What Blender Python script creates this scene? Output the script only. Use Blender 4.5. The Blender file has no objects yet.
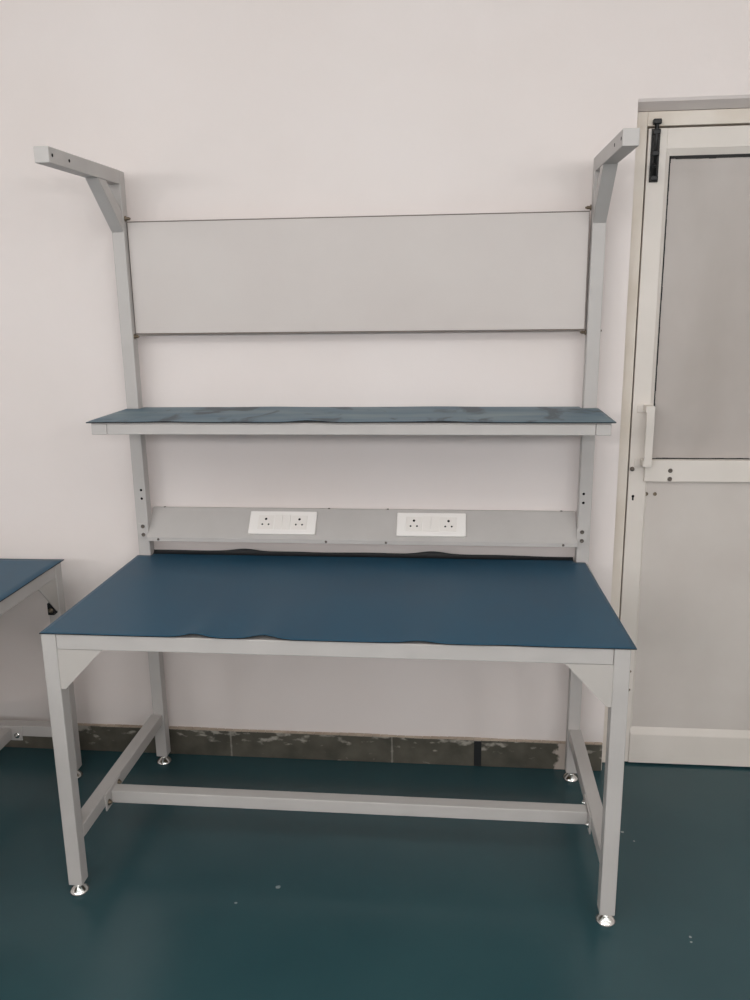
import bpy, bmesh, math, random
from mathutils import Vector, Matrix, noise
random.seed(4)
scn = bpy.context.scene
COL = scn.collection

# ------------------------------------------------------------------ dimensions
W, D, H, S, T = 1.5, 0.7244, 0.7874, 0.04, 2.0117
FOOT = 0.034
YW = 0.7619                 # face of the skirting
YP = 0.768                  # face of the plaster
YD = 0.819                  # face of the door leaf
DX0, DX1 = 1.591, 2.60      # door opening
CEIL = 3.0

# ------------------------------------------------------------------ materials
def srgb(r, g, b):
    f = lambda c: c / 12.92 if c <= .04045 else ((c + .055) / 1.055) ** 2.4
    return (f(r / 255), f(g / 255), f(b / 255), 1)

def mat(name, col, rough=.5, metal=0., spec=.5, vary=0., scale=6., bump=0., bscale=200., col2=None, detail=4, rvary=0., stretch=None, lo=.35, hi=.7, ior=None):
    m = bpy.data.materials.new(name); m.use_nodes = True
    nt = m.node_tree; b = nt.nodes['Principled BSDF']
    b.inputs['Base Color'].default_value = col
    b.inputs['Roughness'].default_value = rough
    b.inputs['Metallic'].default_value = metal
    b.inputs['Specular IOR Level'].default_value = spec
    tc = nt.nodes.new('ShaderNodeTexCoord')
    src = tc.outputs['Object']
    if stretch:
        mp = nt.nodes.new('ShaderNodeMapping'); mp.inputs['Scale'].default_value = stretch
        nt.links.new(src, mp.inputs['Vector']); src = mp.outputs['Vector']
    if col2 is not None or rvary:
        n = nt.nodes.new('ShaderNodeTexNoise'); n.inputs['Scale'].default_value = scale
        n.inputs['Detail'].default_value = detail
        nt.links.new(src, n.inputs['Vector'])
        r = nt.nodes.new('ShaderNodeMapRange')
        r.inputs['From Min'].default_value = lo; r.inputs['From Max'].default_value = hi
        nt.links.new(n.outputs['Fac'], r.inputs['Value'])
        if col2 is not None:
            mx = nt.nodes.new('ShaderNodeMix'); mx.data_type = 'RGBA'
            mx.inputs[6].default_value = col; mx.inputs[7].default_value = col2
            nt.links.new(r.outputs['Result'], mx.inputs[0])
            nt.links.new(mx.outputs[2], b.inputs['Base Color'])
        if rvary:
            r2 = nt.nodes.new('ShaderNodeMapRange')
            r2.inputs['To Min'].default_value = rough - rvary; r2.inputs['To Max'].default_value = rough + rvary
            nt.links.new(n.outputs['Fac'], r2.inputs['Value'])
            nt.links.new(r2.outputs['Result'], b.inputs['Roughness'])
    if bump:
        n2 = nt.nodes.new('ShaderNodeTexNoise'); n2.inputs['Scale'].default_value = bscale; n2.inputs['Detail'].default_value = 3
        nt.links.new(tc.outputs['Object'], n2.inputs['Vector'])
        bp = nt.nodes.new('ShaderNodeBump'); bp.inputs['Strength'].default_value = bump; bp.inputs['Distance'].default_value = .002
        nt.links.new(n2.outputs['Fac'], bp.inputs['Height'])
        nt.links.new(bp.outputs['Normal'], b.inputs['Normal'])
    return m

M = {}
M['wall'] = mat('wall_paint', srgb(229, 221, 218), .75, spec=.25, col2=srgb(225, 216, 212), scale=1.6, bump=.12, bscale=60)
M['ceil'] = mat('ceiling_paint', srgb(235, 233, 229), .9, spec=.1, bump=.05, bscale=40)
M['floor'] = mat('teal_epoxy', srgb(39, 70, 76), .26, spec=.5, col2=srgb(47, 77, 82), scale=1.4, bump=.02, bscale=18, detail=5)
def flecks(m, spots, col):
    nt = m.node_tree; b = nt.nodes['Principled BSDF']; L = nt.links.new; N = nt.nodes.new
    tc = N('ShaderNodeTexCoord'); nz = N('ShaderNodeTexNoise'); nz.inputs['Scale'].default_value = 130; L(tc.outputs['Object'], nz.inputs['Vector'])
    for x, y, r in spots:
        d = N('ShaderNodeVectorMath'); d.operation = 'DISTANCE'; d.inputs[1].default_value = (x, y, 0); L(tc.outputs['Object'], d.inputs[0])
        a = N('ShaderNodeMath'); a.operation = 'MULTIPLY_ADD'; a.inputs[1].default_value = r * 1.6; L(nz.outputs['Fac'], a.inputs[0]); L(d.outputs['Value'], a.inputs[2])
        k = N('ShaderNodeMapRange'); k.inputs['From Min'].default_value = r * 1.9; k.inputs['From Max'].default_value = r * 1.6; L(a.outputs[0], k.inputs['Value'])
        mx = N('ShaderNodeMix'); mx.data_type = 'RGBA'; mx.inputs[7].default_value = col
        L(b.inputs['Base Color'].links[0].from_socket, mx.inputs[6]); L(k.outputs['Result'], mx.inputs[0]); L(mx.outputs[2], b.inputs['Base Color'])
flecks(M['floor'], [(0.579, 0.081, 0.007), (0.476, 0.008, 0.004), (1.597, 0.415, 0.005), (1.689, -0.020, 0.004), (1.687, -0.038, 0.003), (1.625, 0.373, 0.003)], srgb(128, 142, 142))
M['paint'] = mat('grey_powder_coat', srgb(186, 182, 179), .42, spec=.4, bump=.05, bscale=500, col2=srgb(181, 177, 174), scale=9)
M['gusset'] = mat('warm_grey_plate', srgb(184, 179, 174), .5, spec=.35, bump=.04, bscale=400)
M['board'] = mat('grey_laminate', srgb(199, 192, 188), .38, spec=.4, col2=srgb(195, 187, 183), scale=3)
M['trim'] = mat('brown_edge_trim', srgb(112, 101, 93), .45)
M['chipboard'] = mat('worktop_board', srgb(150, 130, 104), .7, col2=srgb(120, 100, 78), scale=60)
M['matblue'] = mat('blue_rubber_mat', srgb(31, 73, 96), .44, spec=.36, col2=srgb(36, 79, 102), scale=4, rvary=.05, bump=.03, bscale=300)
M['matblack'] = mat('black_rubber_backing', srgb(26, 27, 29), .6, spec=.3)
M['hole'] = mat('dark_hole', srgb(14, 14, 15), .8, spec=.1)
M['chrome'] = mat('bright_chrome', srgb(225, 225, 222), .16, 1.)
M['zinc'] = mat('dull_zinc_bolt', srgb(128, 116, 100), .38, .9)
M['darkbolt'] = mat('dark_bolt', srgb(104, 97, 91), .45, .6)
M['white'] = mat('white_plastic', srgb(238, 234, 230), .32, spec=.5)
M['white2'] = mat('white_plastic_module', srgb(232, 227, 222), .3, spec=.5)
M['door'] = mat('door_cream_paint', srgb(222, 215, 208), .5, spec=.35, col2=srgb(214, 207, 199), scale=4, bump=.05, bscale=80)
M['panel'] = mat('door_panel_paint', srgb(206, 199, 193), .55, spec=.3, col2=srgb(198, 190, 184), scale=3.5)
M['frame'] = mat('door_frame_paint', srgb(221, 213, 203), .55, spec=.3, col2=srgb(210, 200, 187), scale=7, bump=.1, bscale=50)
M['gasket'] = mat('black_gasket', srgb(24, 23, 22), .7)
M['boltblack'] = mat('black_bolt_metal', srgb(22, 22, 23), .42, .3)
M['ridge'] = mat('mortar_ridge', srgb(186, 170, 154), .85, col2=srgb(160, 143, 128), scale=14)
M['tape'] = mat('black_strip', srgb(26, 28, 30), .5)
M['debris'] = mat('pale_debris', srgb(200, 198, 190), .8)

# dusty shelf mat: paler tone for dust and painted-in grazing sheen, dark wipe marks
def dusty_mat():
    m = mat('dusty_blue_rubber_mat', srgb(66, 99, 118), .5, spec=.4, col2=srgb(112, 131, 137), scale=3.2, stretch=(1., 3.2, 1.), bump=.03, bscale=300, detail=6)
    nt = m.node_tree; b = nt.nodes['Principled BSDF']
    old = b.inputs['Base Color'].links[0].from_socket
    tc = nt.nodes.new('ShaderNodeTexCoord')
    mp = nt.nodes.new('ShaderNodeMapping'); mp.inputs['Scale'].default_value = (3.0, 1.4, 1); mp.inputs['Rotation'].default_value = (0, 0, .9)
    nt.links.new(tc.outputs['Object'], mp.inputs['Vector'])
    n = nt.nodes.new('ShaderNodeTexNoise'); n.inputs['Scale'].default_value = 3.1; n.inputs['Detail'].default_value = 5; n.inputs['Distortion'].default_value = .8
    nt.links.new(mp.outputs['Vector'], n.inputs['Vector'])
    r = nt.nodes.new('ShaderNodeMapRange'); r.inputs['From Min'].default_value = .53; r.inputs['From Max'].default_value = .63
    nt.links.new(n.outputs['Fac'], r.inputs['Value'])
    mx = nt.nodes.new('ShaderNodeMix'); mx.data_type = 'RGBA'
    mx.inputs[7].default_value = srgb(42, 64, 76)
    nt.links.new(r.outputs['Result'], mx.inputs[0]); nt.links.new(old, mx.inputs[6])
    nt.links.new(mx.outputs[2], b.inputs['Base Color'])
    return m
M['matdusty'] = dusty_mat()

# skirting stone: dark tiles with joints, smears of plaster near the top and a bare plaster patch by the corner
def skirting():
    m = bpy.data.materials.new('skirting_stone'); m.use_nodes = True
    nt = m.node_tree; b = nt.nodes['Principled BSDF']; L = nt.links.new; N = nt.nodes.new
    b.inputs['Roughness'].default_value = .5
    tc = N('ShaderNodeTexCoord'); sx = N('ShaderNodeSeparateXYZ'); L(tc.outputs['Object'], sx.inputs[0])
    def math_(op, a, bb=None, cc=None):
        n = N('ShaderNodeMath'); n.operation = op
        for i, v in enumerate((a, bb, cc)):
            if v is None: continue
            if isinstance(v, (int, float)): n.inputs[i].default_value = v
            else: L(v, n.inputs[i])
        return n.outputs[0]
    def nz(scale, detail=5, st=None):
        n = N('ShaderNodeTexNoise'); n.inputs['Scale'].default_value = scale; n.inputs['Detail'].default_value = detail
        if st:
            mp = N('ShaderNodeMapping'); mp.inputs['Scale'].default_value = st; L(tc.outputs['Object'], mp.inputs[0]); L(mp.outputs[0], n.inputs['Vector'])
        else: L(tc.outputs['Object'], n.inputs['Vector'])
        return n.outputs['Fac']
    def ramp(v, a, c):
        r = N('ShaderNodeMapRange'); r.inputs['From Min'].default_value = a; r.inputs['From Max'].default_value = c; L(v, r.inputs['Value']); return r.outputs['Result']
    def mix(f, a, c):
        n = N('ShaderNodeMix'); n.data_type = 'RGBA'
        L(f, n.inputs[0])
        for i, v in ((6, a), (7, c)):
            if isinstance(v, tuple): n.inputs[i].default_value = v
            else: L(v, n.inputs[i])
        return n.outputs[2]
    base = mix(ramp(nz(14, 6), .3, .7), srgb(66, 64, 56), srgb(92, 88, 78))
    # smears: speckled noise, likelier close to the top edge
    edge = math_('MULTIPLY', ramp(sx.outputs['Z'], .03, .105), .16)
    sm = math_('ADD', nz(22, 8, (1, 1, 2.2)), edge)
    base = mix(math_('MULTIPLY', ramp(sm, .665, .78), .75), base, srgb(178, 172, 162))
    # upright joints every 0.59 m
    jx = math_('ABSOLUTE', math_('SUBTRACT', math_('PINGPONG', math_('ADD', sx.outputs['X'], .328), .295), 0))
    j = ramp(math_('ADD', jx, math_('MULTIPLY', nz(60), .006)), .0075, .004)
    base = mix(math_('MULTIPLY', j, .6), base, srgb(160, 156, 148))
    # bare plaster patch next to the door, with a ragged edge
    px = math_('ABSOLUTE', math_('SUBTRACT', sx.outputs['X'], 1.478))
    pt = math_('ADD', px, math_('MULTIPLY', math_('SUBTRACT', nz(30, 6), .5), .07))
    base = mix(ramp(pt, .05, .043), base, srgb(190, 178, 168))
    L(base, b.inputs['Base Color'])
    bp = N('ShaderNodeBump'); bp.inputs['Strength'].default_value = .3; bp.inputs['Distance'].default_value = .003
    L(nz(40, 6), bp.inputs['Height']); L(bp.outputs[0], b.inputs['Normal'])
    return m
M['skirt'] = skirting()

# frosted, dusty pane
def pane():
    m = mat('frosted_glass', srgb(199, 191, 186), .34, spec=.5, col2=srgb(174, 165, 158), scale=1.9, detail=7, lo=.3, hi=.72, stretch=(1.4, 1, .8))
    b = m.node_tree.nodes['Principled BSDF']
    b.inputs['Transmission Weight'].default_value = .12
    b.inputs['IOR'].default_value = 1.45
    return m
M['pane'] = pane()

# ------------------------------------------------------------------ mesh helpers
def box(bm, x0, x1, y0, y1, z0, z1, bev=0., mi=0, seg=2):
    r = bmesh.ops.create_cube(bm, size=1.)
    vs = r['verts']
    bmesh.ops.scale(bm, vec=(x1 - x0, y1 - y0, z1 - z0), verts=vs)
    bmesh.ops.translate(bm, vec=((x0 + x1) / 2, (y0 + y1) / 2, (z0 + z1) / 2), verts=vs)
    fs = set(f for v in vs for f in v.link_faces)
    for f in fs: f.material_index = mi
    if bev:
        es = list(set(e for v in vs for e in v.link_edges))
        r2 = bmesh.ops.bevel(bm, geom=es, offset=bev, segments=seg, profile=.5, affect='EDGES', clamp_overlap=True)
        for f in r2['faces']: f.material_index = mi

def prism(bm, pts, axis, a0, a1, mi=0):
    """extrude a 2-D outline along an axis; pts are the other two coordinates in xyz order"""
    def P(p, a):
        return {'x': (a, p[0], p[1]), 'y': (p[0], a, p[1]), 'z': (p[0], p[1], a)}[axis]
    v0 = [bm.verts.new(P(p, a0)) for p in pts]; v1 = [bm.verts.new(P(p, a1)) for p in pts]
    n = len(pts); fs = [bm.faces.new(v0[::-1]), bm.faces.new(v1)]
    for i in range(n): fs.append(bm.faces.new((v0[i], v0[(i + 1) % n], v1[(i + 1) % n], v1[i])))
    for f in fs: f.material_index = mi
    bmesh.ops.recalc_face_normals(bm, faces=fs)

def lathe(bm, prof, mtx=None, n=24, mi=0):
    """turn (radius, height) pairs about z"""
    mtx = mtx or Matrix()
    rings = []
    for r, z in prof:
        if r < 1e-6: rings.append([bm.verts.new(mtx @ Vector((0, 0, z)))])
        else: rings.append([bm.verts.new(mtx @ Vector((r * math.cos(2 * math.pi * k / n), r * math.sin(2 * math.pi * k / n), z))) for k in range(n)])
    fs = []
    for a, b in zip(rings, rings[1:]):
        for k in range(n):
            k2 = (k + 1) % n
            if len(a) == 1 and len(b) == 1: continue
            if len(a) == 1: fs.append(bm.faces.new((a[0], b[k], b[k2])))
            elif len(b) == 1: fs.append(bm.faces.new((a[k], a[k2], b[0])))
            else: fs.append(bm.faces.new((a[k], a[k2], b[k2], b[k])))
    for f in fs: f.material_index = mi; f.smooth = True
    bmesh.ops.recalc_face_normals(bm, faces=fs)

def facing(p, d):
    """matrix that puts the local z axis along d at the point p"""
    return Matrix.Translation(p) @ Vector(d).to_track_quat('Z', 'Y').to_matrix().to_4x4()

def hexbolt(bm, p, d, r=.0065, h=.005, mi=0, washer=True):
    m = facing(p, d)
    if washer: lathe(bm, [(0, 0), (r * 1.45, 0), (r * 1.45, .0015), (0, .0015)], m, 16, mi)
    lathe(bm, [(r, .0015), (r, .0015 + h * .8), (r * .8, .0015 + h), (0, .0015 + h)], m, 6, mi)
    lathe(bm, [(r * .55, .0015 + h), (r * .5, .004 + h), (0, .004 + h)], m, 10, mi)

def obj(name, bm, mats, parent=None, off=None, smooth=False, **props):
    me = bpy.data.meshes.new(name)
    if off is not None: bmesh.ops.translate(bm, vec=-Vector(off), verts=bm.verts)
    bm.normal_update(); bm.to_mesh(me); bm.free()
    for m in (mats if isinstance(mats, (list, tuple)) else [mats]): me.materials.append(m)
    if smooth:
        for p in me.polygons: p.use_smooth = True
    o = bpy.data.objects.new(name, me); COL.objects.link(o)
    if parent: o.parent = parent
    for k, v in props.items(): o[k] = v
    return o

def B(): return bmesh.new()

def thing(name, label, cat, loc, rz=0, group=None):
    o = bpy.data.objects.new(name, None); COL.objects.link(o)
    o.location = loc; o.rotation_euler = (0, 0, rz); o['label'] = label; o['category'] = cat
    o.empty_display_size = .1
    if group: o['group'] = group
    return o

def tube(name, x0, x1, y0, y1, z0, z1, parent, off, m=None):
    bm = B(); box(bm, x0, x1, y0, y1, z0, z1, .0025)
    return obj(name, bm, m or M['paint'], parent, off)

# ------------------------------------------------------------------ the room
def struct(name, bm, m, label=None, parent=None):
    o = obj(name, bm, m, parent)
    if not parent: o['kind'] = 'structure'
    if label: o['label'] = label
    return o

X0, X1, Y0 = -3.2, 5.0, -6.0
bm = B(); box(bm, X0 - .15, X1 + .15, Y0 - .15, YD + .30, -.1, 0); struct('floor', bm, M['floor'])
bm = B(); box(bm, X0 - .15, X1 + .15, Y0 - .15, YD + .30, CEIL, CEIL + .1); struct('ceiling', bm, M['ceil'])
ZF, ZB = 2.183, 2.158       # sloping plaster soffit over the door
bm = B()
box(bm, X0, DX0, YP, YP + .2, 0, CEIL)
box(bm, DX1, X1, YP, YP + .2, 0, CEIL)
prism(bm, [(YP, CEIL), (YP, ZF), (YP + .006, ZF - .008), (YD - .002, ZB), (YP + .2, ZB), (YP + .2, CEIL)], 'x', DX0, DX1)
struct('wall_back', bm, M['wall'])
bm = B(); box(bm, X0 - .15, X0, Y0, YP + .2, 0, CEIL); struct('wall_left', bm, M['wall'])
bm = B(); box(bm, X1, X1 + .15, Y0, YP + .2, 0, CEIL); struct('wall_right', bm, M['wall'])
bm = B(); box(bm, X0 - .15, X1 + .15, Y0 - .15, Y0, 0, CEIL); struct('wall_front', bm, M['wall'])

# skirting along the back wall, with the mortar ridge left above it
bm = B()
box(bm, X0, DX0 - .002, YW, YP - .0002, 0, .1, .0015)
n = 160
for i in range(n):
    xa = X0 + (DX0 - .002 - X0) * i / n; xb = X0 + (DX0 - .002 - X0) * (i + 1) / n
    h = .0095 + .004 * noise.noise(Vector((xa * 5, 0, 3))); dpt = .0075 + .003 * noise.noise(Vector((xa * 9, 7, 3)))
    box(bm, xa, xb, YP - dpt, YP - .0002, .1001, .1 + h, .002, 1, 1)
skirt = struct('baseboard_back', bm, [M['skirt'], M['ridge']])
bm = B(); box(bm, 1.144, 1.170, YW - .0012, YW - .0001, .002, .0985, .0004); obj('black_strip', bm, M['tape'], skirt, label='black strip across the stone skirting')

# ------------------------------------------------------------------ the door
FR = .041                   # visible face of the frame
LX0 = DX0 + FR + .0045; LX1 = DX1 - FR - .0045; LZ1 = 2.110
bm = B()
box(bm, DX0 + .001, DX0 + FR, YD, YD + .08, 0, ZB - .001, .002)
box(bm, DX1 - FR, DX1 - .001, YD, YD + .08, 0, ZB - .001, .002)
box(bm, DX0 + FR, DX1 - FR, YD + .0003, YD + .08, LZ1 + .0062, ZB - .001, .002)
box(bm, DX0 + FR - .004, LX0 + .012, YD + .046, YD + .08, 0, LZ1 + .004)      # rebate behind the gap
box(bm, LX1 - .012, DX1 - FR + .004, YD + .046, YD + .08, 0, LZ1 + .004)
box(bm, DX0 + FR, DX1 - FR, YD + .046, YD + .08, LZ1 - .012, LZ1 + .02)
struct('trim_1', bm, M['frame'], 'cream painted door frame set into the wall opening')

door = bpy.data.objects.new('door_1', None); COL.objects.link(door); door.location = (LX0, YD, 0)
door['kind'] = 'structure'; door['label'] = 'cream painted door with frosted upper pane and flat lower panel'
dof = (LX0, YD, 0)
GX0, GX1, GZ0, GZ1 = 1.704, LX1 - .068, 1.103, 2.033
bm = B()     # stiles and head rail, one painted frame
box(bm, LX0, GX0 - .012, YD, YD + .04, .008, LZ1, .0015)
box(bm, GX1 + .012, LX1, YD, YD + .04, .008, LZ1, .0015)
box(bm, GX0 - .012, GX1 + .012, YD + .0004, YD + .04, GZ1 + .018, LZ1, .0015)
# bevelled glazing bead round the pane
def bead(bm, x0, x1, z0, z1, w, dp):
    prism(bm, [(x0 - w, YD + .001), (x0, YD + dp), (x0, YD + .04), (x0 - w, YD + .04)], 'z', z0 - w, z1 + w)
    prism(bm, [(x1 + w, YD + .001), (x1, YD + dp), (x1, YD + .04), (x1 + w, YD + .04)], 'z', z0 - w, z1 + w)
    prism(bm, [(YD + .001, z1 + w * 1.6), (YD + dp, z1), (YD + .04, z1), (YD + .04, z1 + w * 1.6)], 'x', x0 - w, x1 + w)
bead(bm, GX0, GX1, GZ0, GZ1, .012, .012)
obj('door_leaf_frame', bm, M['door'], door, dof)
bm = B()     # black sealing strip, a little ragged
n = 46
for i in range(n):
    za = GZ0 + (GZ1 - GZ0) * i / n; zb = GZ0 + (GZ1 - GZ0) * (i + 1) / n
    w = .0045 + .0018 * noise.noise(Vector((0, za * 25, 1)))
    if abs(w) > .003: box(bm, GX0 - .0003, GX0 + w, YD + .013, YD + .02, za, zb)
n = 40
for i in range(n):
    xa = GX0 + (GX1 - GX0) * i / n; xb = GX0 + (GX1 - GX0) * (i + 1) / n
    w = .009 + .005 * noise.noise(Vector((xa * 25, 2, 1)))
    box(bm, xa, xb, YD + .013, YD + .02, GZ1 - w, GZ1 + .0003)
    w = .003 + .004 * noise.noise(Vector((xa * 18, 9, 1)))
    if w > .001: box(bm, xa, xb, YD + .0125, YD + .02, GZ0 - .0003, GZ0 + w)
obj('sealing_strip', bm, M['gasket'], door, dof)
bm = B(); box(bm, GX0 - .004, GX1 + .004, YD + .017, YD + .023, GZ0 - .004, GZ1 + .004); obj('glass_pane', bm, M['pane'], door, dof)
bm = B(); box(bm, GX0 - .020, GX1 + .014, YD - .011, YD + .04, 1.032, GZ0, .0015); rail = obj('middle_rail', bm, M['door'], door, dof)
for z in (1.069, 1.041):
    bm = B(); lathe(bm, [(0, .0002), (.0075, .0002), (.0065, .0035), (.003, .0042), (.002, .002), (0, .002)], facing((1.765, YD - .011, z), (0, -1, 0)), 14)
    obj('screw', bm, M['darkbolt'], rail, dof)
PZ0 = .142
bm = B(); box(bm, 1.698, LX1 - .062, YD + .006, YD + .03, PZ0 + .002, 1.0315, .001)
obj('lower_panel', bm, M['panel'], door, dof)
bm = B()     # narrow moulding beside the panel
prism(bm, [(1.692, YD + .0008), (1.698, YD + .006), (1.698, YD + .03), (1.692, YD + .03)], 'z', PZ0, 1.0318)
obj('panel_moulding', bm, M['door'], door, dof)
bm = B()     # bottom rail with a sloping upper lip
prism(bm, [(YD - .003, .008), (YD - .003, PZ0 - .026), (YD - .002, PZ0 - .022), (YD + .007, PZ0 + .002), (YD + .04, PZ0 + .002), (YD + .04, .008)], 'x', 1.6925, LX1 - .001)
obj('bottom_rail', bm, M['door'], door, dof)
for x in (1.697, 1.725):
    bm = B(); lathe(bm, [(0, .0002), (.0065, .0002), (.006, .0025), (.003, .003), (.0022, .0012), (0, .0012)], facing((x, YD + .006, .987), (0, -1, 0)), 14)
    obj('screw', bm, M['zinc'], door, dof)
bm = B(); lathe(bm, [(0, -.001), (.0045, -.001), (.0045, .0006), (0, .0006)], facing((1.6535, YD, .980), (0, -1, 0)), 14); box(bm, 1.651, 1.656, YD - .0007, YD + .001, .966, .980)
obj('keyhole', bm, M['hole'], door, dof)
bm = B(); lathe(bm, [(0, 0), (.0075, 0), (.007, .006), (.004, .009), (0, .009)], facing((1.6455, YD - .0003, 1.072), (0, -1, 0)), 16); obj('lock_stud', bm, M['darkbolt'], door, dof)
# strap pull handle
bm = B()
hx0, hx1 = 1.672, 1.697
yh = YD - .046
box(bm, hx0, hx1, yh, yh + .005, 1.090, 1.281, .0015)
for zz in (1.262, 1.086):
    box(bm, hx0 - .003, hx1 - .001, yh + .001, YD - .0003, zz, zz + .005 + .016, .0015)
    box(bm, 1.652, 1.680, YD - .004, YD - .0002, zz - .004, zz + .022, .001)
obj('pull_handle', bm, M['door'], door, dof)
# black tower bolt across the top gap
tb = B()
bx0, bx1 = 1.6445, 1.6705
box(tb, bx0, bx1, YD - .004, YD - .0004, 1.957, LZ1 - .002, .001)
box(tb, bx0 + .0045, bx1 - .0045, YD - .0125, YD - .003, 1.974, 2.104, .003)
for z0 in (1.960, 2.030, 2.090): box(tb, bx0 + .002, bx1 - .002, YD - .017, YD - .003, z0, z0 + .016, .003)
lathe(tb, [(0, 0), (.0062, 0), (.0062, .155), (.005, .1585), (0, .1585)], Matrix.Translation(((bx0 + bx1) / 2, YD - .0105, 1.972)), 16)
lathe(tb, [(0, 0), (.0035, 0), (.0035, .014), (.006, .016), (.006, .022), (0, .024)], facing(((bx0 + bx1) / 2, YD - .014, 2.0), (-.35, -1, 0)), 12)
box(tb, bx0 + .001, bx1 - .001, YD - .019, YD - .0004, 2.1185, 2.134, .003)
tbo = obj('tower_bolt', tb, M['boltblack'], door, dof, label='black tower bolt across the top gap')
bm = B(); lathe(bm, [(0, .0003), (.0042, .0003), (.0035, .0018), (0, .002)], facing((1.658, YD - .004, 1.9605 + .025), (0, -1, 0)), 12)
obj('bolt_screw', bm, M['zinc'], tbo, dof)

# ------------------------------------------------------------------ the workbench
def foot_bm(cx, cy):
    bm = B()
    lathe(bm, [(0, 0), (.0245, 0), (.0262, .002), (.0265, .005), (.0255, .0075), (.0225, .0115), (.0175, .0165), (.0125, .0205), (.0095, .023), (.0085, .0255), (.0085, FOOT), (0, FOOT)], Matrix.Translation((cx, cy, 0)), 32)
    lathe(bm, [(.0, .0265), (.0115, .0265), (.0115, .0325), (.0, .0325)], Matrix.Translation((cx, cy, 0)), 6)
    return bm

def hole_set(bm, pts, d, r=.0042):
    for p in pts: lathe(bm, [(0, -.001), (r, -.001), (r, .0005), (0, .0005)], facing(p, d), 16, 1)

def build_bench(root, off, tall):
    TOP = H                 # under the mat
    lean = (lambda v: .007 * (1 - v.z / 2), lambda v: -.004 + .004 * v.z)
    def leaned(bm, sx):
        if tall:
            for v in bm.verts: v.co.x += lean[sx](v.co)
        return bm
    P = M['paint']
    # front legs
    for sx in (0, 1):
        xa = 0 if sx == 0 else W - S
        bm = B(); box(bm, xa, xa + S, 0, S, FOOT - .001, TOP, .0025)
        leg = obj('leg', bm, P, root, off)
        obj('levelling_foot', foot_bm(xa + S / 2, S / 2), M['chrome'], leg, off, label='bright chrome levelling foot')
        # gusset plate
        bm = B()
        if sx == 0: pts = [(S, .7445), (.162, .7445), (.150, .734), (.052, .632), (S, .632)]
        else: pts = [(W - S, .7445), (W - .158, .7445), (W - .146, .734), (W - .052, .632), (W - S, .632)]
        prism(bm, pts, 'y', .003, .0065)
        obj('gusset', bm, M['gusset'], root, off)
        # bolts on the outer face
        for z in (.721, .672):
            bm = B(); hexbolt(bm, (0 if sx == 0 else W, .02, z), (-1 if sx == 0 else 1, 0, 0), .0045, .003); obj('bolt', bm, M['zinc'], leg, off)
    # rear posts
    for sx in (0, 1):
        xa = 0 if sx == 0 else W - S
        bm = B(); box(bm, xa, xa + S, D - S, D, FOOT - .001, T + .0055 if tall else TOP, .0025)
        if tall:
            xh = xa + .0255 if sx == 0 else xa + .0135
            hole_set(bm, [(xh, D - S, 1.017), (xh, D - S, .988)], (0, -1, 0))
        post = obj('post' if tall else 'leg', leaned(bm, sx), [P, M['hole']], root, off)
        obj('levelling_foot', leaned(foot_bm(xa + S / 2, D - S / 2), sx), M['chrome'], post, off, label='bright chrome levelling foot')
        if not tall: continue
        inner = S if sx == 0 else W - S; dx = 1 if sx == 0 else -1
        # overhead arm with its brace
        bm = B(); box(bm, xa, xa + S, .2395, D - S + .0005, T - S, T, .0022)
        hole_set(bm, [(inner, .258, T - .020), (inner, .3525, T - .020)], (dx, 0, 0), .0045)
        def tilt(bm):
            for v in bm.verts:
                k = max(0, v.co.z - 1.83) / .18; q = (v.co.y - .2395) / (D - .2395)
                v.co.z += (.0005 if sx == 0 else -.003) + (.006 if sx == 0 else .009) * k * q
                v.co.x -= .0055 * (1 - q)
        tilt(bm); leaned(bm, sx)
        arm = obj('overhead_arm', bm, [P, M['hole']], root, off)
        bm = B()
        yt0, yt1 = .524, .583; zt = T - S + .0005; zl0, zl1 = 1.834, 1.893
        prism(bm, [(yt0, zt), (yt1, zt), (D - S + .0005, zl1), (D - S + .0005, zl0)], 'x', xa + .0008, xa + S - .0008)
        bmesh.ops.bevel(bm, geom=list(bm.edges), offset=.002, segments=2, affect='EDGES')
        tilt(bm); leaned(bm, sx)
        obj('brace', bm, P, arm, off)
        # pins that hold the back board
        for z in (1.8775, 1.5175):
            bm = B()
            lathe(bm, [(0, 0), (.0085, 0), (.0085, .003), (.005, .0032), (.005, .013), (.003, .0135), (.0028, .017), (0, .0175)], facing((inner, .702, z), (dx, 0, 0)), 14)
            obj('board_pin', bm, M['zinc'], post, off)
        if sx == 1: bm = B(); hexbolt(bm, (W, D - S / 2, 1.522), (-dx, 0, 0), .005, .004); obj('bolt', bm, M['darkbolt'], post, off)
        # shelf bracket
        # plate carrying the socket channel
        bm = B(); xp0, xp1 = (.009, .043) if sx == 0 else (1.457, 1.491)
        box(bm, xp0, xp1, D - S - .0028, D - S - .0002, .852, .903, .0008)
        pl = obj('mounting_plate', bm, P, root, off)
        for z in (.8925, .8635):
            bm = B(); lathe(bm, [(0, 0), (.0068, 0), (.0062, .0022), (.0045, .003), (.003, .0012), (0, .0012)], facing(((.026 if sx == 0 else 1.4735), D - S - .0028, z), (0, -1, 0)), 16); obj('screw', bm, M['darkbolt'], pl, off)
    # top frame
    tube('front_beam', S + .0008, W - S - .0008, .0012, S, TOP - .0425, TOP - .001, root, off)
    tube('rear_beam', S + .0008, W - S - .0008, D - S, D - .001, TOP - .0425, TOP - .001, root, off)
    tube('side_beam', .001, S, S + .0008, D - S - .0008, TOP - .0425, TOP - .001, root, off)
    tube('side_beam', W - S, W - .001, S + .0008, D - S - .0008, TOP - .0425, TOP - .001, root, off)
    bm = B(); box(bm, S + .001, W - S - .001, S + .001, D - S - .001, TOP - .020, TOP - .0008); obj('worktop', bm, M['chipboard'], root, off)
    # low rails
    zs0, zs1 = .160, .200
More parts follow.
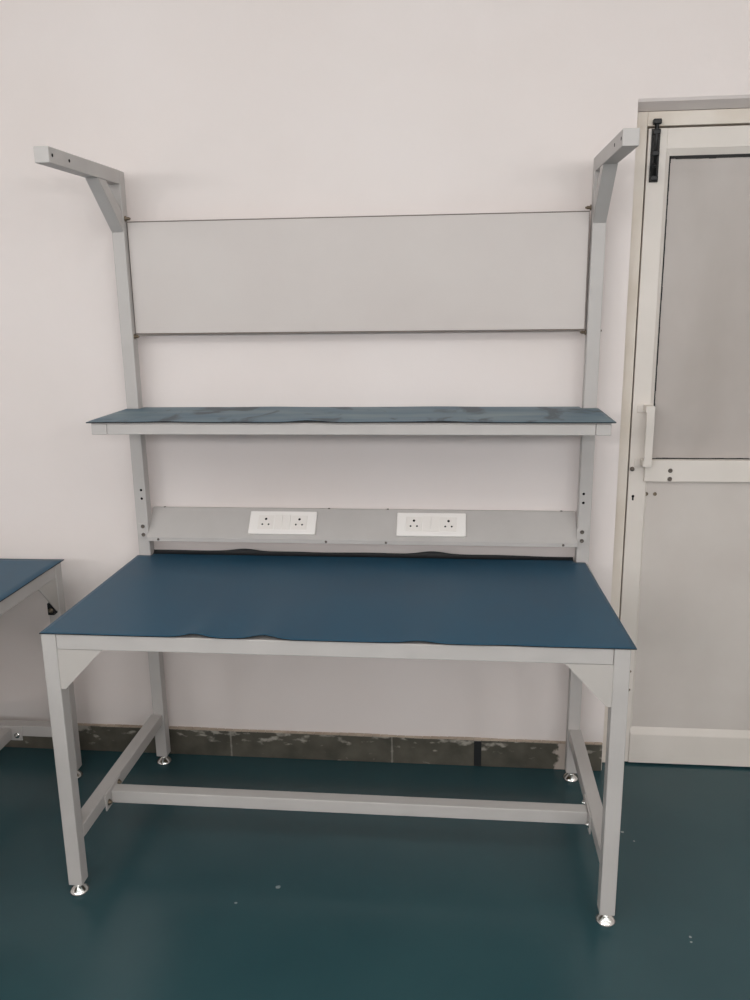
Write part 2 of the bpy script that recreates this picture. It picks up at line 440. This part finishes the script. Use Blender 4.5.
    for xa, di in ((0, 1), (W - S, -1)):
        st = tube('side_rail', xa, xa + S, S + .0006, D - S - .0006, zs0, zs1, root, off)
        xi = xa + S if di == 1 else xa
        bm = B(); xq = sorted((xi + di * .0003, xi + di * .0045)); box(bm, xq[0], xq[1], .185, .300, .146, .2005, .001)
        fl = obj('end_flange', bm, P, st, off)
        for yy, zz in ((.203, .165), (.280, .184)):
            bm = B(); hexbolt(bm, (xi + di * .0045, yy, zz), (di, 0, 0), .0068, .005); obj('bolt', bm, M['zinc'] if di == 1 else M['chrome'], st, off)
    tube('long_rail', S + .0046, W - S - .0046, .221, .261, .1515, .1915, root, off)
    if not tall:        # dark clip with a bolt behind the wall-side gusset
        xi = W - S
        bm = B(); box(bm, xi - .026, xi - .0003, .0085, .030, .622, .662, .0015)
        clip = obj('corner_clip', bm, M['matblack'], root, off)
        bm = B(); hexbolt(bm, (xi - .026, .019, .638), (-1, 0, 0), .006, .004); obj('bolt', bm, M['zinc'], clip, off)
    if not tall: return
    # upper shelf: board on two brackets with a front rail
    sy, sz0, sz1 = .384, 1.2505, 1.2850
    sh = bm = B(); box(bm, .014, 1.494, sy + .002, D - S - .001, sz1 - .003, sz1, .0006); box(bm, S + .002, W - S - .002, D - S - .001, D + .002, sz1 - .003, sz1, .0006)
    shelf = obj('upper_shelf', bm, P, root, off)
    bm = B(); box(bm, .0605, 1.4525, sy, sy + .025, sz0, sz1 - .0032, .002); obj('front_rail', bm, P, shelf, off)
    for x0, x1 in ((.0135, .0597), (1.4533, 1.4945)):
        bm = B(); box(bm, x0, x1, sy + .0002, D - S - .0004, sz0 - .0005, sz1 - .0032, .002); obj('shelf_bracket', bm, P, shelf, off)
    # grey back board
    bm = B(); box(bm, S + .0035, W - S - .0035, .7085, .7235, 1.5275, 1.8665, .0006)
    bd = obj('back_board', bm, M['board'], root, off)
    bm = B()
    bx0, bx1, bz0, bz1 = S + .0035, W - S - .0035, 1.5275, 1.8665
    box(bm, bx0 - .001, bx1 + .001, .7075, .7237, bz1 + .0002, bz1 + .0030, .0004)
    box(bm, bx0 - .001, bx1 + .001, .7075, .7237, bz0 - .0038, bz0 - .0002, .0004)
    box(bm, bx0 - .0009, bx0 - .0002, .7075, .7237, bz0 - .0038, bz1 + .0034)
    box(bm, bx1 + .0002, bx1 + .0009, .7075, .7237, bz0 - .0038, bz1 + .0034)
    obj('edge_strip', bm, M['trim'], bd, off, label='thin brown edge strip of the grey board')
    # folded sheet-metal socket channel
    t = .0016
    prof = [(.692, .8445), (.672, .8445), (.672, .858), (.750, .942), (.7605, .942), (.7605, .86)]
    ny, nz_ = -.084 / .1146, .078 / .1146
    inner = [(.7605 - t, .86), (.7605 - t, .942 - t), (.750 + .0006, .942 - t), (.672 + t, .858 - .0006), (.672 + t, .8445 + t), (.692, .8445 + t)]
    bm = B(); prism(bm, prof + inner, 'x', S + .001, W - S - .001)
    # little lip at the upper fold
    ch = obj('socket_channel', bm, P, root, off)
    for x in (.08, .648, .846, 1.415):
        bm = B(); lathe(bm, [(0, 0), (.0042, 0), (.0036, .002), (0, .0026)], facing((x, .672, .851), (0, -1, 0)), 12); obj('screw', bm, M['darkbolt'], ch, off)
    for x in (.080, .648, .846, 1.415):
        bm = B(); lathe(bm, [(0, 0), (.0042, 0), (.0036, .002), (0, .0026)], facing((x, .7555, .942), (0, 0, 1)), 12); obj('screw', bm, M['darkbolt'], ch, off)
    # double socket plates lying on the slope
    u = Vector((0, .078, .084)).normalized(); nrm = Vector((0, -u.z, u.y)); o0 = Vector((0, .672, .858))
    MS = Matrix(((1, 0, 0, 0), (0, u.y, nrm.y, o0.y), (0, u.z, nrm.z, o0.z), (0, 0, 0, 1)))   # local x, up the slope, off the slope
    for c in (.4985, .992):
        h0, h1 = .0145, .1005
        bm = B(); box(bm, c - .113, c + .113, h0, h1, .0003, .0095, .0035, 0, 3)
        bmesh.ops.transform(bm, matrix=MS, verts=bm.verts)
        pl = obj('socket_plate', bm, M['white'], root, off, label='white plastic double socket plate')
        hm = (h0 + h1) / 2
        for dxx in (-.0565, .0565):
            bm = B(); box(bm, c + dxx - .026, c + dxx + .026, hm - .026, hm + .026, .009, .0108, .0012)
            for px, py, rr in ((0, .0115, .0042), (-.0105, -.0085, .0031), (.0105, -.0085, .0031)):
                lathe(bm, [(0, .0100), (rr, .0100), (rr, .0111), (0, .0111)], Matrix.Translation((c + dxx + px, hm + py, 0)), 16, 1)
            bmesh.ops.transform(bm, matrix=MS, verts=bm.verts)
            obj('socket', bm, [M['white2'], M['hole']], pl, off)
        for dxx in (-.0132, .0132):
            bm = B()
            prism(bm, [(hm - .026, .009), (hm - .026, .0112), (hm, .0124), (hm + .026, .0145), (hm + .026, .009)], 'x', c + dxx - .0125, c + dxx + .0125)
            bmesh.ops.transform(bm, matrix=MS, verts=bm.verts)
            obj('rocker_switch', bm, M['white2'], pl, off)

OFF = (W / 2, D / 2, 0)
bench = thing('workbench', 'tall light grey workbench with overhead arms, back board, upper shelf and sockets', 'workbench', OFF)
build_bench(bench, OFF, True)

NX, NY = -.237, .609        # wall-side front corner of the neighbouring bench, turned a quarter turn
nb = thing('workbench', 'partly visible low grey workbench turned sideways against the wall, without any shelf', 'workbench', (NX - D / 2, NY - W / 2, 0), math.pi / 2)
build_bench(nb, OFF, False)

# ------------------------------------------------------------------ rubber mats
def rubber_mat(name, xs, path, zfun, keep, th, mats, loc, rz=0, black=None, skew=lambda x, y: x):
    """path: list of (y, dz, ny, nz) down the depth; keep(x, k) says whether the cell is part of the sheet"""
    bm = B(); nx, ny = len(xs), len(path)
    top = {}; bot = {}
    for i, x in enumerate(xs):
        for k, f in enumerate(path):
            y, z, a, b = f(x)
            z += zfun(x, y)
            xx = skew(x, y)
            top[i, k] = bm.verts.new((xx, y, z)); bot[i, k] = bm.verts.new((xx, y - a * th, z - b * th))
    def ok(i, k): return 0 <= i < nx - 1 and 0 <= k < ny - 1 and keep((xs[i] + xs[i + 1]) / 2, k)
    for i in range(nx - 1):
        for k in range(ny - 1):
            if not ok(i, k): continue
            f = bm.faces.new((top[i, k], top[i + 1, k], top[i + 1, k + 1], top[i, k + 1])); f.smooth = True
            f.material_index = 1 if black and black(k) else 0
            f = bm.faces.new((bot[i, k], bot[i, k + 1], bot[i + 1, k + 1], bot[i + 1, k])); f.material_index = 1; f.smooth = True
            for di, dk, a, b in ((0, -1, (i, k), (i + 1, k)), (0, 1, (i + 1, k + 1), (i, k + 1)), (-1, 0, (i, k + 1), (i, k)), (1, 0, (i + 1, k), (i + 1, k + 1))):
                if not ok(i + di, k + dk):
                    f = bm.faces.new((top[a], bot[a], bot[b], top[b])); f.material_index = 1
    for v in [v for v in bm.verts if not v.link_faces]: bm.verts.remove(v)
    bmesh.ops.translate(bm, vec=-Vector(loc), verts=bm.verts)
    o = obj(name, bm, mats); o.location = loc; o.rotation_euler = (0, 0, rz)
    return o

def g(x, c, w): return math.exp(-((x - c) / w) ** 2)
TH = .0028
HM = H + .003              # upper face of the mats on the bench tops
def span(a, b, n): return [a + (b - a) * i / n for i in range(n + 1)]

# worktop mat: lifts in small waves along its front and curls up behind the posts
xs = span(-.001, .047, 4) + span(.047, 1.453, 150)[1:] + span(1.453, 1.509, 4)[1:]
def ztop(x, y):
    front = math.exp(-max(0, y + .004) / .10)
    f = .0098 * g(x, .412, .036) + .0108 * g(x, .592, .040) + .0062 * g(x, .985, .045) + .0015 * g(x, 1.2, .06) + .0009 * (1 + noise.noise(Vector((x * 6, 0, 0)))) * .5
    u = max(0, min(1, (y - .55) / .14))
    mid = .0004 * (1 + noise.noise(Vector((x * 3, y * 3, 5))))
    return front * f + mid
path = []
for y in span(-.004, .10, 12) + span(.10, .58, 12)[1:] + span(.58, .684, 6)[1:]:
    path.append(lambda x, y=y: (y, HM, 0, 1))
flat_n = len(path)
path.append(lambda x: (.700, HM, 0, 1))
def lift(x): return .0108 + .0075 * g(x, .362, .05) + .009 * g(x, .995, .055) + .002 * noise.noise(Vector((x * 7, 3, 1)))  - .004 * max(0, (x - 1.2) / .26)
for s in span(0, 1, 6)[1:]:
    path.append(lambda x, s=s: (.700 + .014 * math.sin(s * 1.45), HM + lift(x) * (1 - math.cos(s * 1.57)), -math.sin(s * 1.5), math.cos(s * 1.5)))
m1 = rubber_mat('rubber_mat', xs, path, ztop, lambda x, k: (k < flat_n - 1) or (.047 < x < 1.453), TH, [M['matblue'], M['matblack']], (W / 2, .35, H), black=lambda k: k >= flat_n, skew=lambda x, y: x + (.003 - .024 * y / .684) * max(0, min(1, (x - 1.453) / .056)))
m1['label'] = 'large blue rubber mat covering the workbench top, with a wavy front edge'; m1['category'] = 'mat'

# dusty mat on the upper shelf
ZS = 1.2883
xs2 = span(.003, .047, 4) + span(.047, 1.453, 120)[1:] + span(1.453, 1.505, 4)[1:]
def zsh(x, y):
    front = math.exp(-max(0, y - .375) / .04); back = math.exp(-max(0, .72 - y) / .03)
    return front * (.005 * g(x, .655, .05) + .003 * g(x, 1.035, .07) + .0022 * g(x, .24, .06) + .0015 * g(x, .9, .1) - .0012 * g(x, .003, .04)) + back * (.0015 * g(x, .48, .08) + .0015 * g(x, 1.02, .1)) + .0004 * (1 + noise.noise(Vector((x * 4, y * 4, 2))))
path2 = [(lambda x, y=y: (y, ZS, 0, 1)) for y in span(.375, .45, 8) + span(.45, .682, 8)[1:] + [.70, .722]]
nk = len(path2)
m2 = rubber_mat('rubber_mat', xs2, path2, zsh, lambda x, k: k < nk - 3 or .047 < x < 1.453, TH, [M['matdusty'], M['matblack']], (W / 2, .55, ZS - TH))
m2['label'] = 'long narrow dusty rubber mat lying on the upper shelf of the tall workbench'; m2['category'] = 'mat'

# mat of the neighbouring bench
xs3 = span(-.006, 1.512, 60)
path3 = [(lambda x, y=y: (y, HM, 0, 1)) for y in span(-.006, .728, 24)]
def zn(x, y): return .0014 * (1 + noise.noise(Vector((x * 4, y * 3, 9)))) * math.exp(-max(0, y) / .06)
m3 = rubber_mat('rubber_mat', xs3, path3, zn, lambda x, k: True, TH, [M['matblue'], M['matblack']], (W / 2, D / 2, H))
m3.location = (NX - D / 2, NY - W / 2, H); m3.rotation_euler = (0, 0, math.pi / 2)
m3['label'] = 'blue rubber mat on the partly visible sideways workbench'; m3['category'] = 'mat'

# ------------------------------------------------------------------ unseen lamps, placed and balanced for the light
LAMP = (.985, .992, 1.0)
def unseen_lamp(x, y, z, e, r=.16):
    l = bpy.data.lights.new('unseen_lamp', 'POINT'); l.energy = e; l.color = LAMP; l.shadow_soft_size = r
    o = bpy.data.objects.new('unseen_lamp', l); COL.objects.link(o); o.location = (x, y, z)
for x in (-1.9, -1.1, -.3, .5, 1.3, 2.1, 2.9):
    unseen_lamp(x, -1.5, 2.65, 5.6)       # row under the ceiling in front of the bench
    unseen_lamp(x, -3.2, 2.0, 30.5)       # unseen low row added behind the camera as frontal fill
for y in (-1.5, -3.0, -4.5):
    unseen_lamp(4.2, y, 2.5, 7.5)         # unseen row added at the right-hand wall to brighten that side

w = bpy.data.worlds.new('World'); scn.world = w; w.use_nodes = True
w.node_tree.nodes['Background'].inputs[0].default_value = (.9, .92, 1, 1)
w.node_tree.nodes['Background'].inputs[1].default_value = .05

# ------------------------------------------------------------------ camera
yaw, pitch, roll, F = -0.1005, 0.2332, -0.0136, 834.94
CAM = Vector((1.0750, -1.9367, 1.6165))
fwd = Vector((math.sin(yaw) * math.cos(pitch), math.cos(yaw) * math.cos(pitch), -math.sin(pitch)))
r0 = Vector((math.cos(yaw), -math.sin(yaw), 0)); u0 = r0.cross(fwd)
r1 = r0 * math.cos(roll) + u0 * math.sin(roll); u1 = -r0 * math.sin(roll) + u0 * math.cos(roll)
cd = bpy.data.cameras.new('camera'); cam = bpy.data.objects.new('camera', cd); COL.objects.link(cam)
cd.sensor_fit = 'HORIZONTAL'; cd.sensor_width = 36; cd.lens = F / 750 * 36; cd.clip_start = .05
Rm = Matrix((r1, u1, -fwd)).transposed().to_4x4()
cam.matrix_world = Matrix.Translation(CAM) @ Rm
scn.camera = cam

vs = scn.view_settings
vs.view_transform = 'Standard'; vs.look = 'None'; vs.gamma = 1; vs.use_curve_mapping = False
vs.exposure = 0.0
scn.cycles.max_bounces = 8; scn.cycles.diffuse_bounces = 6
